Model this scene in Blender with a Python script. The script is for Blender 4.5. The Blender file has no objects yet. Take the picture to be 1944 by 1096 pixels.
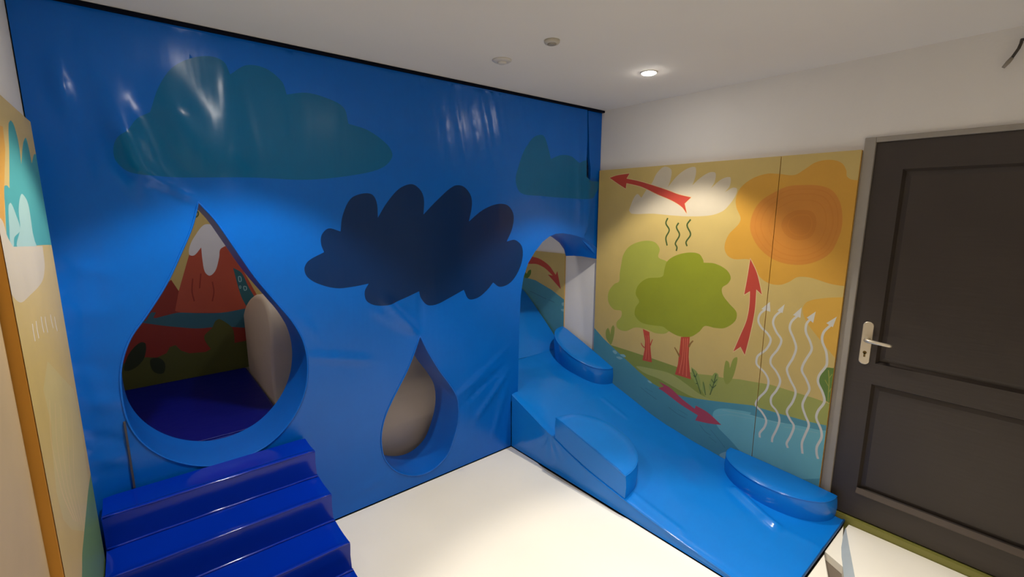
import bpy, bmesh, math, random
import numpy as np
from mathutils import Vector, Matrix, noise
from mathutils.geometry import delaunay_2d_cdt

random.seed(4)
SC = bpy.context.scene
COL = SC.collection

# ------------------------------------------------------------------ camera model (metres, x=0 right wall, y=0 blue wall, z=0 mat)
F_PX, YAW, PITCH, ROLL = 869.547, 0.692108, -0.172503, 0.001391
CAM = np.array([-2.956423, -2.446435, 1.745867])
H = 2.5
XL = -3.205          # left wall
YB = 1.5             # back wall behind the blue wall
YF = -3.5            # wall behind the camera


def cam_axes():
    cy, sy, cp, sp = math.cos(YAW), math.sin(YAW), math.cos(PITCH), math.sin(PITCH)
    fw = np.array([sy * cp, cy * cp, sp])
    rt = np.array([cy, -sy, 0.0])
    up = np.cross(rt, fw)
    c, s = math.cos(ROLL), math.sin(ROLL)
    return c * rt + s * up, -s * rt + c * up, fw


RT, UP, FW = cam_axes()


def at(px, py, axis, val):
    """Where the line of sight through a photo pixel meets the plane axis = val."""
    d = FW + (px - 972) / F_PX * RT + (548 - py) / F_PX * UP
    t = (val - CAM[axis]) / d[axis]
    return CAM + t * d


# ------------------------------------------------------------------ small helpers
def tag(o, label=None, cat=None, group=None, kind=None):
    if label: o['label'] = label
    if cat: o['category'] = cat
    if group: o['group'] = group
    if kind: o['kind'] = kind
    return o


def empty(name, loc=(0, 0, 0)):
    o = bpy.data.objects.new(name, None)
    o.empty_display_size = .1
    COL.objects.link(o)
    o.location = loc
    return o


def link(name, me, mats, parent=None, smooth=False):
    o = bpy.data.objects.new(name, me)
    COL.objects.link(o)
    for m in (mats if isinstance(mats, (list, tuple)) else [mats]):
        me.materials.append(m)
    if smooth:
        me.polygons.foreach_set('use_smooth', [True] * len(me.polygons))
    if parent:
        o.parent = parent
        o.matrix_parent_inverse = Matrix.Translation(-Vector(parent.location))
    return o


def link_bm(name, bm, mats, parent=None, smooth=False):
    me = bpy.data.meshes.new(name)
    bm.normal_update()
    bm.to_mesh(me)
    bm.free()
    return link(name, me, mats, parent, smooth)


def add_box(bm, lo, hi, bevel=0, seg=2, mat=0):
    lo, hi = Vector(lo), Vector(hi)
    r = bmesh.ops.create_cube(bm, size=1)
    vs = r['verts']
    c, s = (lo + hi) / 2, hi - lo
    for v in vs:
        v.co = Vector((v.co.x * s.x, v.co.y * s.y, v.co.z * s.z)) + c
    fs = list({f for v in vs for f in v.link_faces})
    for f in fs: f.material_index = mat
    if bevel:
        es = list({e for v in vs for e in v.link_edges})
        bmesh.ops.bevel(bm, geom=es, offset=bevel, segments=seg, affect='EDGES', profile=.5)
    return bm


def box(name, lo, hi, m, parent=None, bevel=0, seg=2):
    bm = bmesh.new()
    add_box(bm, lo, hi, bevel, seg)
    return link_bm(name, bm, m, parent, False)


def add_tube(bm, pts, r, n=10, closed=False, mat=0):
    pts = [Vector(p) for p in pts]
    rings = []
    N = len(pts)
    prev = None
    for i, p in enumerate(pts):
        a = pts[(i - 1) % N] if (closed or i > 0) else p
        b = pts[(i + 1) % N] if (closed or i < N - 1) else p
        t = (b - a).normalized()
        ref = prev if prev is not None else (Vector((0, 0, 1)) if abs(t.z) < .9 else Vector((1, 0, 0)))
        u = (ref - t * ref.dot(t)).normalized()
        prev = u
        w = t.cross(u)
        rr = r[i] if isinstance(r, (list, tuple)) else r
        rings.append([bm.verts.new(p + (u * math.cos(2 * math.pi * k / n) + w * math.sin(2 * math.pi * k / n)) * rr) for k in range(n)])
    for i in range(N if closed else N - 1):
        A, B = rings[i], rings[(i + 1) % N]
        for k in range(n):
            bm.faces.new((A[k], A[(k + 1) % n], B[(k + 1) % n], B[k])).material_index = mat
    if not closed:
        bm.faces.new(rings[0][::-1]).material_index = mat
        bm.faces.new(rings[-1]).material_index = mat


def add_lathe(bm, prof, c, axis='z', n=40, mat=0):
    rings = []
    for (r, h) in prof:
        ring = []
        for k in range(n):
            a = 2 * math.pi * k / n
            ring.append(bm.verts.new(Vector(c) + Vector((r * math.cos(a), r * math.sin(a), h))))
        rings.append(ring)
    for A, B in zip(rings, rings[1:]):
        for k in range(n):
            bm.faces.new((A[k], A[(k + 1) % n], B[(k + 1) % n], B[k])).material_index = mat
    bm.faces.new(rings[-1]).material_index = mat
    bm.faces.new(rings[0][::-1]).material_index = mat


def loft(name, A, B, m, parent=None, closed=True, steps=6, smooth=True, thick=0):
    bm = bmesh.new()
    rings = []
    for s in range(steps + 1):
        t = s / steps
        rings.append([bm.verts.new(Vector(a).lerp(Vector(b), t)) for a, b in zip(A, B)])
    n = len(A)
    for P, Q in zip(rings, rings[1:]):
        for k in range(n if closed else n - 1):
            bm.faces.new((P[k], P[(k + 1) % n], Q[(k + 1) % n], Q[k]))
    return link_bm(name, bm, m, parent, smooth)


# ------------------------------------------------------------------ outlines: closed smooth curves through points, 'c' marks a corner
def spline(pts, closed=True, n=6):
    P = [(float(p[0]), float(p[1])) for p in pts]
    C = [len(p) > 2 for p in pts]
    N = len(P)
    out = []
    for i in range(N if closed else N - 1):
        j = (i + 1) % N
        p1, p2 = np.array(P[i]), np.array(P[j])
        p0 = p1 if (C[i] or (not closed and i == 0)) else np.array(P[(i - 1) % N])
        p3 = p2 if (C[j] or (not closed and j == N - 1)) else np.array(P[(j + 1) % N])
        d = np.linalg.norm(p2 - p1)
        d0 = np.linalg.norm(p1 - p0)
        d3 = np.linalg.norm(p3 - p2)
        t1 = (p2 - p1) if d0 < 1e-9 else ((p2 - p0) / (d + d0)) * d
        t2 = (p2 - p1) if d3 < 1e-9 else ((p3 - p1) / (d + d3)) * d
        for k in range(n):
            t = k / n
            h00, h10 = 2 * t**3 - 3 * t**2 + 1, t**3 - 2 * t**2 + t
            h01, h11 = -2 * t**3 + 3 * t**2, t**3 - t**2
            out.append(tuple(h00 * p1 + h10 * t1 + h01 * p2 + h11 * t2))
    if not closed:
        out.append(P[-1])
    return out


def tr(ox, oy, s, pts):
    return [(ox + p[0] / s, oy + p[1] / s) + tuple(p[2:]) for p in pts]


def wall_outline(pts, axis, val, n=6, closed=True, straight=False):
    """Traced outline -> metres in the wall's own plane (u along the wall, v up)."""
    q = pts if straight else spline(pts, closed, n)
    res = []
    for p in q:
        w = at(p[0], p[1], axis, val)
        res.append((w[0], w[2]) if axis == 1 else (w[1], w[2]))
    return res


def stroke(path, w):
    """A line of width w (metres) along path: returned as closed outline. w may be (start, end)."""
    P = np.array(path)
    N = len(P)
    L, R_ = [], []
    for i in range(N):
        a, b = P[max(i - 1, 0)], P[min(i + 1, N - 1)]
        t = (b - a) / (np.linalg.norm(b - a) + 1e-12)
        nrm = np.array([-t[1], t[0]])
        ww = w if not isinstance(w, (tuple, list)) else w[0] + (w[1] - w[0]) * i / (N - 1)
        L.append(tuple(P[i] + nrm * ww / 2))
        R_.append(tuple(P[i] - nrm * ww / 2))
    return L + R_[::-1]


def ring_strokes(poly, w, n=1):
    """Outline of a closed shape as quads (list of closed outlines)."""
    P = np.array(poly)
    c = P
    out = []
    N = len(P)
    for i in range(N):
        a, b = P[i], P[(i + 1) % N]
        d = np.linalg.norm(b - a)
        if d < 1e-6: continue
        t = (b - a) / d
        nn = np.array([-t[1], t[0]]) * w / 2
        e = t * w / 3
        out.append([tuple(a - e + nn), tuple(a - e - nn), tuple(b + e - nn), tuple(b + e + nn)])
    return out


def grow(poly, d):
    P = np.array(poly)
    N = len(P)
    area = 0.5 * sum(P[i][0] * P[(i + 1) % N][1] - P[(i + 1) % N][0] * P[i][1] for i in range(N))
    sg = 1 if area > 0 else -1
    out = []
    for i in range(N):
        a, b, c = P[i - 1], P[i], P[(i + 1) % N]
        t1, t2 = b - a, c - b
        t1 = t1 / (np.linalg.norm(t1) + 1e-12)
        t2 = t2 / (np.linalg.norm(t2) + 1e-12)
        n1, n2 = np.array([t1[1], -t1[0]]) * sg, np.array([t2[1], -t2[0]]) * sg
        m = n1 + n2
        l = np.linalg.norm(m)
        m = n1 if l < .3 else m / l * min(1 / max(.5, l / 2), 1.6)
        out.append(tuple(b + m * d))
    return out


def inside(poly, pts):
    x, y = pts[:, 0], pts[:, 1]
    P = np.array(poly)
    res = np.zeros(len(pts), bool)
    N = len(P)
    j = N - 1
    bb = (x >= P[:, 0].min()) & (x <= P[:, 0].max()) & (y >= P[:, 1].min()) & (y <= P[:, 1].max())
    if not bb.any(): return res
    idx = np.where(bb)[0]
    xx, yy = x[idx], y[idx]
    r = np.zeros(len(idx), bool)
    for i in range(N):
        xi, yi, xj, yj = P[i][0], P[i][1], P[j][0], P[j][1]
        cnd = ((yi > yy) != (yj > yy))
        r ^= cnd & (xx < (xj - xi) * (yy - yi) / (yj - yi + 1e-15) + xi)
        j = i
    res[idx] = r
    return res


def printed_sheet(outline, holes, layers, grid=0.0, pos=None, thick=None):
    """One sheet whose faces carry the printed picture: triangulates outline and every printed shape together.
    pos(u,v) -> xyz. Returns bmesh-free mesh data (verts, faces, material indices)."""
    vs, es = [], []

    def addp(poly):
        k = len(vs)
        vs.extend(Vector(p) for p in poly)
        n = len(poly)
        es.extend((k + i, k + (i + 1) % n) for i in range(n))
    addp(outline)
    for h in holes: addp(h)
    for poly, mi in layers: addp(poly)
    if grid:
        O = np.array(outline)
        lo, hi = O.min(0), O.max(0)
        gx, gy = np.meshgrid(np.arange(lo[0] + grid / 2, hi[0], grid), np.arange(lo[1] + grid / 2, hi[1], grid))
        G = np.stack([gx.ravel(), gy.ravel()], 1)
        G += (np.random.RandomState(3).rand(*G.shape) - .5) * grid * .2
        k = inside(outline, G)
        for h in holes: k &= ~inside(h, G)
        vs.extend(Vector(p) for p in G[k])
    V, _, Fc, _, _, _ = delaunay_2d_cdt(vs, es, [], 0, 1e-6)
    V = np.array([tuple(v) for v in V])
    Fc = np.array([f for f in Fc if len(f) == 3])
    cen = V[Fc].mean(1)
    keep = inside(outline, cen)
    for h in holes: keep &= ~inside(h, cen)
    Fc, cen = Fc[keep], cen[keep]
    mi = np.zeros(len(Fc), int)
    for poly, m in layers:
        mi[inside(poly, cen)] = m
    used = np.unique(Fc)
    remap = -np.ones(len(V), int)
    remap[used] = np.arange(len(used))
    return [pos(*V[i]) for i in used], remap[Fc].tolist(), mi


def sheet_object(name, data, mats, parent, smooth, facing):
    v, f, mi = data
    a, b, c = (Vector(v[k]) for k in f[len(f) // 2])
    if (b - a).cross(c - a).dot(Vector(facing)) < 0:
        f = [t[::-1] for t in f]
    me = bpy.data.meshes.new(name)
    me.from_pydata([tuple(p) for p in v], [], f)
    o = link(name, me, mats, parent, smooth)
    me.polygons.foreach_set('material_index', [int(x) for x in mi])
    me.update()
    return o


# ------------------------------------------------------------------ materials
def srgb(r, g, b):
    def f(c):
        c /= 255
        return c / 12.92 if c <= .04045 else ((c + .055) / 1.055) ** 2.4
    return (f(r), f(g), f(b), 1)


MATS = {}


def mat(name, col, rough=.5, spec=.5, metal=0, var=.04, vscale=9, bump=0, bscale=(60, 60, 60), coat=0, emit=None, mottled=None):
    m = bpy.data.materials.new(name)
    m.use_nodes = True
    nt = m.node_tree
    b = nt.nodes['Principled BSDF']
    tc = nt.nodes.new('ShaderNodeTexCoord')
    nz = nt.nodes.new('ShaderNodeTexNoise')
    nz.inputs['Scale'].default_value = vscale
    nz.inputs['Detail'].default_value = 3
    nt.links.new(tc.outputs['Object'], nz.inputs['Vector'])
    rmp = nt.nodes.new('ShaderNodeMapRange')
    rmp.inputs['From Min'].default_value = .3
    rmp.inputs['From Max'].default_value = .7
    rmp.inputs['To Min'].default_value = 1 - var
    rmp.inputs['To Max'].default_value = 1 + var
    nt.links.new(nz.outputs['Fac'], rmp.inputs['Value'])
    mx = nt.nodes.new('ShaderNodeVectorMath')
    mx.operation = 'SCALE'
    mx.inputs[0].default_value = srgb(*col)[:3]
    nt.links.new(rmp.outputs['Result'], mx.inputs['Scale'])
    nt.links.new(mx.outputs['Vector'], b.inputs['Base Color'])
    b.inputs['Roughness'].default_value = rough
    b.inputs['Specular IOR Level'].default_value = spec
    b.inputs['Metallic'].default_value = metal
    b.inputs['Coat Weight'].default_value = coat
    b.inputs['Coat Roughness'].default_value = .12
    if bump:
        mp = nt.nodes.new('ShaderNodeMapping')
        mp.inputs['Scale'].default_value = bscale
        nt.links.new(tc.outputs['Object'], mp.inputs['Vector'])
        n2 = nt.nodes.new('ShaderNodeTexNoise')
        n2.inputs['Scale'].default_value = 1
        n2.inputs['Detail'].default_value = 2
        nt.links.new(mp.outputs['Vector'], n2.inputs['Vector'])
        bp = nt.nodes.new('ShaderNodeBump')
        bp.inputs['Strength'].default_value = 1
        bp.inputs['Distance'].default_value = bump
        nt.links.new(n2.outputs['Fac'], bp.inputs['Height'])
        nt.links.new(bp.outputs['Normal'], b.inputs['Normal'])
    if emit:
        b.inputs['Emission Color'].default_value = (1, .95, .88, 1)
        b.inputs['Emission Strength'].default_value = emit
    MATS[name] = m
    return m


VB = dict(rough=.25, spec=.32, var=.02, bump=.002, bscale=(14, 14, 2.0))
M_blue = mat('blue_vinyl', (0, 99, 198), **VB)
M_cloud = mat('navy_print_vinyl', (0, 43, 94), **VB)
M_teal = mat('teal_print_vinyl', (0, 98, 150), **VB)
M_rim = mat('blue_vinyl_rim', (0, 99, 198), rough=.33, spec=.35, var=.02, bump=.002, bscale=(9, 3, 9))
M_slide = mat('blue_vinyl_gloss', (12, 119, 210), rough=.18, spec=.4, var=.02, bump=.0025, bscale=(5, 5, 5))
M_navy = mat('royal_blue_vinyl', (0, 44, 168), rough=.15, spec=.34, var=.02, bump=.0012, bscale=(5, 9, 9))
M_npipe = mat('royal_blue_piping', (0, 44, 168), rough=.1, spec=.7, var=.02)
M_spipe = mat('blue_piping', (12, 119, 210), rough=.1, spec=.7, var=.02)
M_plat = mat('dark_navy_vinyl', (0, 14, 112), rough=.42, spec=.2, var=.02, bump=.003, bscale=(7, 7, 7))
M_white = mat('cream_white_vinyl', (250, 243, 226), rough=.4, var=.012, vscale=3, bump=.002, bscale=(3, 3, 3))
M_beige = mat('beige_vinyl', (226, 206, 180), rough=.5, var=.015, bump=.002, bscale=(4, 4, 4))
M_wall = mat('white_wall_paint', (236, 231, 223), rough=.85, spec=.2, var=.012, vscale=4, bump=.0006, bscale=(70, 70, 70))
M_ceil = mat('white_ceiling_paint', (238, 233, 225), rough=.9, spec=.2, var=.012, vscale=2)
M_floor = mat('taupe_floor', (110, 98, 84), rough=.7, var=.05)
M_olive = mat('olive_green_vinyl', (126, 122, 56), rough=.55, var=.03)
M_black = mat('black_trim', (8, 12, 26), rough=.85, spec=.1)
M_door = mat('dark_brown_door_paint', (58, 49, 42), rough=.5, var=.05, vscale=5, bump=.0008, bscale=(8, 8, 60))
M_frame = mat('grey_door_frame_paint', (158, 150, 138), rough=.6)
M_steel = mat('brushed_steel', (226, 214, 190), rough=.35, metal=.75)
M_brass = mat('dark_brass', (120, 96, 50), rough=.4, metal=.8)
M_plastic = mat('white_plastic', (214, 208, 198), rough=.4)
M_grey = mat('grey_plastic', (196, 188, 172), rough=.4)
M_lamp = mat('lit_lens', (255, 250, 240), emit=150)
M_cable = mat('dark_cable', (58, 50, 40), rough=.5)
M_ctip = mat('grey_connector', (150, 140, 124), rough=.5)
PR = dict(rough=.42, spec=.4, var=.03, vscale=7)
PRINT = {k: mat('print_' + k, c, **PR) for k, c in dict(
    yellow=(207, 180, 108), cream=(210, 196, 168), orange=(216, 160, 60), sun=(212, 138, 54), sun_mid=(209, 133, 50), sun_core=(205, 129, 48),
    amber=(220, 170, 70), leaf_light=(172, 174, 72), leaf=(150, 156, 40), trunk=(196, 78, 52), bark=(226, 120, 84), branch=(150, 110, 50), arrow=(194, 74, 56), arrow_low=(186, 74, 88),
    outline=(226, 196, 140), ink=(72, 92, 44), grass=(142, 150, 62), meadow=(164, 166, 82), path=(172, 172, 92), river=(86, 150, 160),
    river_line=(74, 120, 132), pond=(116, 182, 186), foam=(142, 186, 186), white_line=(214, 210, 196), bush=(150, 156, 66), dark_leaf=(98, 128, 52), fern=(146, 160, 78),
    red=(184, 80, 54), red_low=(146, 48, 34), snow=(226, 222, 218), lava=(40, 98, 104), bank=(84, 86, 34), shade_leaf=(44, 52, 26), deep=(52, 104, 118),
    edge=(214, 150, 52), pale_teal=(168, 200, 190), teal=(84, 164, 160), pale=(208, 188, 124), green=(112, 146, 80), cap_teal=(72, 150, 150)).items()}
M_edge = PRINT['edge']

# ------------------------------------------------------------------ the room
box('floor', (XL - .1, YF - .1, -.1), (.1, YB + .1, -.045), M_floor)['kind'] = 'structure'
box('ceiling', (XL - .1, YF - .1, H), (.1, YB + .1, H + .1), M_ceil)['kind'] = 'structure'
box('wall_left', (XL - .1, YF, -.045), (XL, YB, H), M_wall)['kind'] = 'structure'
box('wall_back', (XL - .1, YB, -.045), (.1, YB + .1, H), M_wall)['kind'] = 'structure'
box('wall_front', (XL - .1, YF - .1, -.045), (.1, YF, H), M_wall)['kind'] = 'structure'
D0, D1, DZ = -1.742, -2.66, 2.092      # the doorway in the right wall
bm = bmesh.new()
add_box(bm, (0, D0, -.045), (.1, YB, H))
add_box(bm, (0, YF, -.045), (.1, D1, H))
add_box(bm, (0, D1, DZ), (.1, D0, H))
link_bm('wall_right', bm, M_wall)['kind'] = 'structure'

# door: frame, leaf with two sunk panels, handle
door = tag(empty('door_1', (0, -2.2, 0)), kind='structure')
tag(door, 'dark brown panelled door with grey frame and steel lever handle', 'door')
bm = bmesh.new()
add_box(bm, (-.014, -1.768, -.045), (.1, -1.721, 2.104), .003)
add_box(bm, (-.014, D1 - .03, 2.079), (.1, -1.768, 2.104), .003)
add_box(bm, (-.014, D1 - .03, -.045), (.1, D1 + .02, 2.079), .003)
link_bm('door_frame', bm, M_frame, door)


def leaf_with_panels():
    """Door leaf whose front has two sunk panels with sloping edges."""
    x0, x1 = .004, .05
    y0, y1, z0, z1 = -1.7685, D1 + .021, .042, 2.0785
    ys = [y0, -1.884, -2.545, y1]
    zs = [z0, .206, .826, .938, 1.944, z1]
    bm = bmesh.new()
    V = {}
    for i, y in enumerate(ys):
        for j, z in enumerate(zs):
            V[i, j] = bm.verts.new((x0, y, z))
    sunk = []
    for i in range(3):
        for j in range(5):
            f = bm.faces.new((V[i, j], V[i, j + 1], V[i + 1, j + 1], V[i + 1, j]))
            if i == 1 and j in (1, 3): sunk.append(f)
    for f in sunk:
        bmesh.ops.inset_region(bm, faces=[f], thickness=.004, depth=0)
        bmesh.ops.inset_region(bm, faces=[f], thickness=.016, depth=0)
        for v in f.verts: v.co.x = x0 + .024
        bmesh.ops.inset_region(bm, faces=[f], thickness=.03, depth=0)
        for v in f.verts: v.co.x = x0 + .020
    bnd = [e for e in bm.edges if e.is_boundary]
    r = bmesh.ops.extrude_edge_only(bm, edges=bnd)
    for v in [g for g in r['geom'] if isinstance(g, bmesh.types.BMVert)]: v.co.x = x1
    bmesh.ops.recalc_face_normals(bm, faces=bm.faces)
    return bm


link_bm('door_leaf', leaf_with_panels(), M_door, door)


bm = bmesh.new()
ml = [(.0035, .190), (-.010, .192), (-.012, .196), (-.010, .200), (.0035, .222)]
A = [bm.verts.new((x, -1.8835, z)) for x, z in ml]
B = [bm.verts.new((x, -2.5455, z)) for x, z in ml]
bm.faces.new(A)
bm.faces.new(B[::-1])
for k in range(5): bm.faces.new((A[k], A[(k + 1) % 5], B[(k + 1) % 5], B[k]))
bmesh.ops.recalc_face_normals(bm, faces=bm.faces)
tag(link_bm('bottom_moulding', bm, mat('lit_moulding_tone', (92, 80, 70), rough=.45), door), 'ledge along the lower door panel, lit tone painted in')  # light caught by the ledge is painted in as a paler door colour


def rounded_plate(bm, x0, x1, yc, zc, w, h, r, lean=0, n=8):
    pts = []
    for cx, cy, a0 in ((w / 2 - r, h / 2 - r, 0), (-w / 2 + r, h / 2 - r, 90), (-w / 2 + r, -h / 2 + r, 180), (w / 2 - r, -h / 2 + r, 270)):
        for k in range(n + 1):
            a = math.radians(a0 + 90 * k / n)
            pts.append((cx + r * math.cos(a), cy + r * math.sin(a)))
    A = [bm.verts.new((x1, yc - p[0], zc + p[1])) for p in pts]
    B = [bm.verts.new((x0 + .0015, yc - p[0], zc + p[1])) for p in pts]
    C = [bm.verts.new((x0, yc - p[0] * .92, zc + p[1] * .98)) for p in pts]
    N = len(pts)
    for P, Q in ((A, B), (B, C)):
        for k in range(N): bm.faces.new((P[k], P[(k + 1) % N], Q[(k + 1) % N], Q[k]))
    bm.faces.new(C)
    bmesh.ops.recalc_face_normals(bm, faces=bm.faces)


hp = bmesh.new()
rounded_plate(hp, -.004, .0038, -1.838, 1.043, .046, .232, .021)
plate = tag(link_bm('handle_plate', hp, M_steel, door), 'steel handle plate')
bm = bmesh.new()
add_tube(bm, [(-.004, -1.843, 1.066), (-.018, -1.843, 1.066), (-.034, -1.843, 1.066), (-.046, -1.848, 1.066), (-.05, -1.862, 1.066), (-.05, -1.895, 1.064), (-.049, -1.945, 1.061), (-.047, -1.953, 1.061)],
         [.013, .0125, .011, .0105, .0105, .0098, .0088, .006], 12)
link_bm('lever', bm, M_steel, plate, True)
bm = bmesh.new()
add_lathe(bm, [(.0085, 0), (.0085, .004)], (0, 0, 0), n=20)
for v in bm.verts: v.co = Vector((-.0042 - v.co.z * .4, -1.838 + v.co.x, .992 + v.co.y))
add_box(bm, (-.0058, -1.842, .968), (-.0042, -1.834, .992))
link_bm('keyhole', bm, M_brass, plate)
# olive sill under the door
box('trim_1', (-.019, D1, -.045), (.1, -1.772, .034), M_olive)['kind'] = 'structure'

# ------------------------------------------------------------------ blue wall
T = .3      # thickness of the padded blue wall


def T1(pts): return tr(200, 360, 1.827, pts)


drop_big = wall_outline(T1([(322, 44, 'c'), (300, 130), (262, 220), (210, 330), (140, 440), (90, 510), (62, 580), (52, 650), (60, 740), (82, 815), (122, 872), (180, 916), (250, 945), (330, 958), (410, 952), (500, 922),
                            (585, 868), (655, 785), (692, 700), (702, 610), (688, 530), (650, 460), (600, 400), (520, 305), (440, 190), (380, 105)]), 1, 0, 5)
drop_small = wall_outline(tr(680, 600, 3.225, [(378, 122, 'c'), (430, 225), (500, 340), (560, 420), (600, 490), (613, 560), (610, 640), (590, 730), (545, 850), (480, 925), (410, 966), (330, 978), (255, 962), (200, 925), (160, 870),
                                               (142, 780), (146, 700), (165, 620), (205, 525), (255, 425), (300, 335), (338, 240)]), 1, 0, 5)

SX = at(1117, 300, 1, 0)[0]
arch_px = [(1109, 453), (1098, 449), (1083, 445), (1068, 443), (1055, 444), (1043, 449), (1030, 459), (1015, 478), (1002, 500), (993, 528), (988, 562), (986, 610), (985, 660), (983, 757)]
arch = [(at(x, y, 1, 0)[0], at(x, y, 1, 0)[2]) for x, y in arch_px]
slit_px = [(1115, 216), (1113.5, 260), (1111.5, 304), (1111, 336), (1119, 344), (1139, 345), (1136, 358), (1119, 392), (1114, 425)]
slit = [(at(x, y, 1, 0)[0], at(x, y, 1, 0)[2]) for x, y in slit_px]
ztop = 2.487
slit[0] = (slit[0][0], ztop)
cover_outline = [(XL + .004, ztop)] + slit + arch + [(-.937, 0.35), (-.937, .0), (-2.0, .0), (XL + .004, .0)]

dark_cloud = wall_outline(tr(560, 320, 3.426, [(62, 650), (90, 600), (190, 545, 'c'), (170, 490), (175, 430), (220, 390), (297, 410, 'c'), (310, 310), (360, 200), (430, 165), (500, 168), (532, 220), (540, 320, 'c'), (600, 220), (680, 130),
     (760, 102), (815, 140), (838, 200), (835, 300, 'c'), (930, 200), (1030, 115), (1090, 115), (1140, 170), (1150, 240), (1130, 345, 'c'), (1220, 270), (1310, 232), (1380, 240), (1418, 300), (1410, 390), (1375, 475, 'c'),
     (1430, 465), (1475, 510), (1475, 600), (1440, 690), (1390, 750), (1330, 770), (1288, 742, 'c'), (1250, 790), (1190, 840), (1130, 850), (1098, 790, 'c'), (1000, 845), (920, 885), (860, 888), (820, 840), (808, 800, 'c'),
     (700, 850), (600, 888), (520, 890), (465, 860), (455, 800), (480, 750, 'c'), (380, 770), (270, 780), (150, 750), (80, 705)]), 1, 0, 5)
teal_cloud = wall_outline(tr(180, 90, 3.24, [(140, 560), (200, 520), (260, 440), (340, 400, 'c'), (390, 250), (470, 130), (580, 70), (700, 55), (790, 90), (830, 170, 'c'), (930, 110), (1050, 130), (1150, 210), (1180, 290, 'c'), (1300, 280), (1420, 310), (1530, 370),
     (1560, 470, 'c'), (1680, 510), (1800, 600), (1830, 670), (1770, 740), (1600, 785), (1300, 815), (1000, 802), (700, 802), (430, 797), (220, 772), (130, 700), (115, 620)]), 1, 0, 5)
teal_small = wall_outline(tr(950, 200, 1.957, [(68, 225), (90, 165), (125, 118), (160, 112), (180, 165), (188, 200, 'c'), (225, 185), (265, 190), (290, 215, 'c'), (320, 205), (345, 240), (372, 280), (365, 320), (338, 346), (250, 345), (150, 337), (75, 326), (56, 280)]), 1, 0, 5)

CREASE = []      # (u0,v0,u1,v1,width,height) folds pulled in the vinyl


def fold(px0, py0, px1, py1, w, h):
    a, b = at(px0, py0, 1, 0), at(px1, py1, 1, 0)
    CREASE.append((a[0], a[2], b[0], b[2], w, h))


fold(248, 312, 375, 384, .032, .020)
fold(268, 340, 372, 394, .014, -.014)
fold(720, 560, 796, 634, .030, .016)
fold(800, 560, 797, 640, .018, -.008)
fold(700, 580, 770, 625, .03, .006)
fold(586, 678, 705, 684, .018, .010)
fold(860, 760, 965, 660, .018, .008)
fold(872, 775, 960, 690, .012, -.010)
fold(885, 740, 950, 690, .015, .006)
fold(900, 800, 968, 700, .018, .012)
fold(935, 830, 965, 720, .02, .009)
fold(560, 590, 600, 640, .02, .004)
fold(735, 905, 690, 930, .015, .005)
fold(135, 10, 180, 500, .006, -.008)
fold(180, 500, 205, 760, .006, -.006)
fold(1098, 230, 1100, 440, .03, .012)
for (x0, y0, x1, y1, w, h) in ((118, 505, 215, 520, .03, .006), (122, 600, 215, 592, .04, .006), (135, 690, 225, 700, .03, -.005), (150, 770, 228, 762, .03, .008), (160, 830, 235, 838, .02, -.006), (165, 880, 243, 870, .025, .008)):
    fold(x0, y0, x1, y1, w, h)
# slanting rolls near the top
for (px, y0, y1, w, h) in ((98, 90, 200, .02, .008), (400, 110, 330, .06, .010), (420, 90, 340, .05, .010), (812, 170, 330, .010, .003), (832, 170, 330, .010, .004),
                           (858, 160, 330, .018, .006), (890, 170, 320, .010, .004), (912, 165, 320, .02, .007), (934, 170, 310, .018, .006), (948, 175, 300, .010, .004), (988, 190, 300, .012, .004)):
    fold(px, y0, px + (y1 - y0) * .17, y1, w, h)
fold(805, 146, 806, 168, .012, -.01)


PULL = []        # slack pockets: the vinyl slopes out evenly below the top edge, then eases back
for (xt, yt, xm, ym, yb, w_, h_) in ((180, 108, 240, 255, 430, .055, .052), (298, 110, 340, 215, 390, .085, .038), (96, 95, 118, 165, 260, .02, .018), (395, 130, 420, 300, 420, .10, .030)):
    a_, b_, c_ = at(xt, yt, 1, 0), at(xm, ym, 1, 0), at(xm, yb, 1, 0)
    PULL.append((a_[0], a_[2], b_[0], b_[2], c_[2], w_, h_))
CR = np.array(CREASE)


def drape(u, v):
    """How far the vinyl bulges towards the room at (u, v)."""
    ax, ay, bx, by = CR[:, 0], CR[:, 1], CR[:, 2], CR[:, 3]
    dx, dy = bx - ax, by - ay
    t = np.clip(((u - ax) * dx + (v - ay) * dy) / (dx * dx + dy * dy), 0, 1)
    d2 = (u - ax - t * dx) ** 2 + (v - ay - t * dy) ** 2
    fade = np.clip(np.sin(np.pi * (t * .86 + .07)) * 1.3, .15, 1)
    s = float((CR[:, 5] * fade * np.exp(-d2 / CR[:, 4] ** 2)).sum())
    for (ua, za, um, zm, zb, pw, ph) in PULL:
        if zb < v < za:
            uc = ua + (um - ua) * (za - v) / (za - zm)
            r = (za - v) / (za - zm) if v > zm else .5 + .5 * math.cos(math.pi * (zm - v) / (zm - zb))
            if v > zm: r = r * r * (1.6 - .6 * r)
            s += ph * r * math.exp(-((u - uc) / pw) ** 2)
    top = max(0, min(1, (v - 1.5) / .9))
    s += top * (.0055 * noise.noise((u * 5.5, v * .8, 3.1)) + .002 * noise.noise((u * 15, v * 1.5, 7.7)))
    s += .006 * noise.noise((u * 1.6, v * 1.2, 1.7)) + .002 * noise.noise((u * 4.5, v * 3.2, 9.1))
    # the loose flap beside the slit lifts away from the strip behind it
    if 1.5 < v < 2.46:
        s += .02 * math.exp(-((u - SX) / .06) ** 2) * min(1, (2.46 - v) / .2) * min(1, (v - 1.5) / .1)
    e = max(0, min(1, (ztop - v) / .04)) * max(0, min(1, (v + .002) / .04)) * max(0.3, min(1, (u - XL) / .06))
    return s * e


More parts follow.
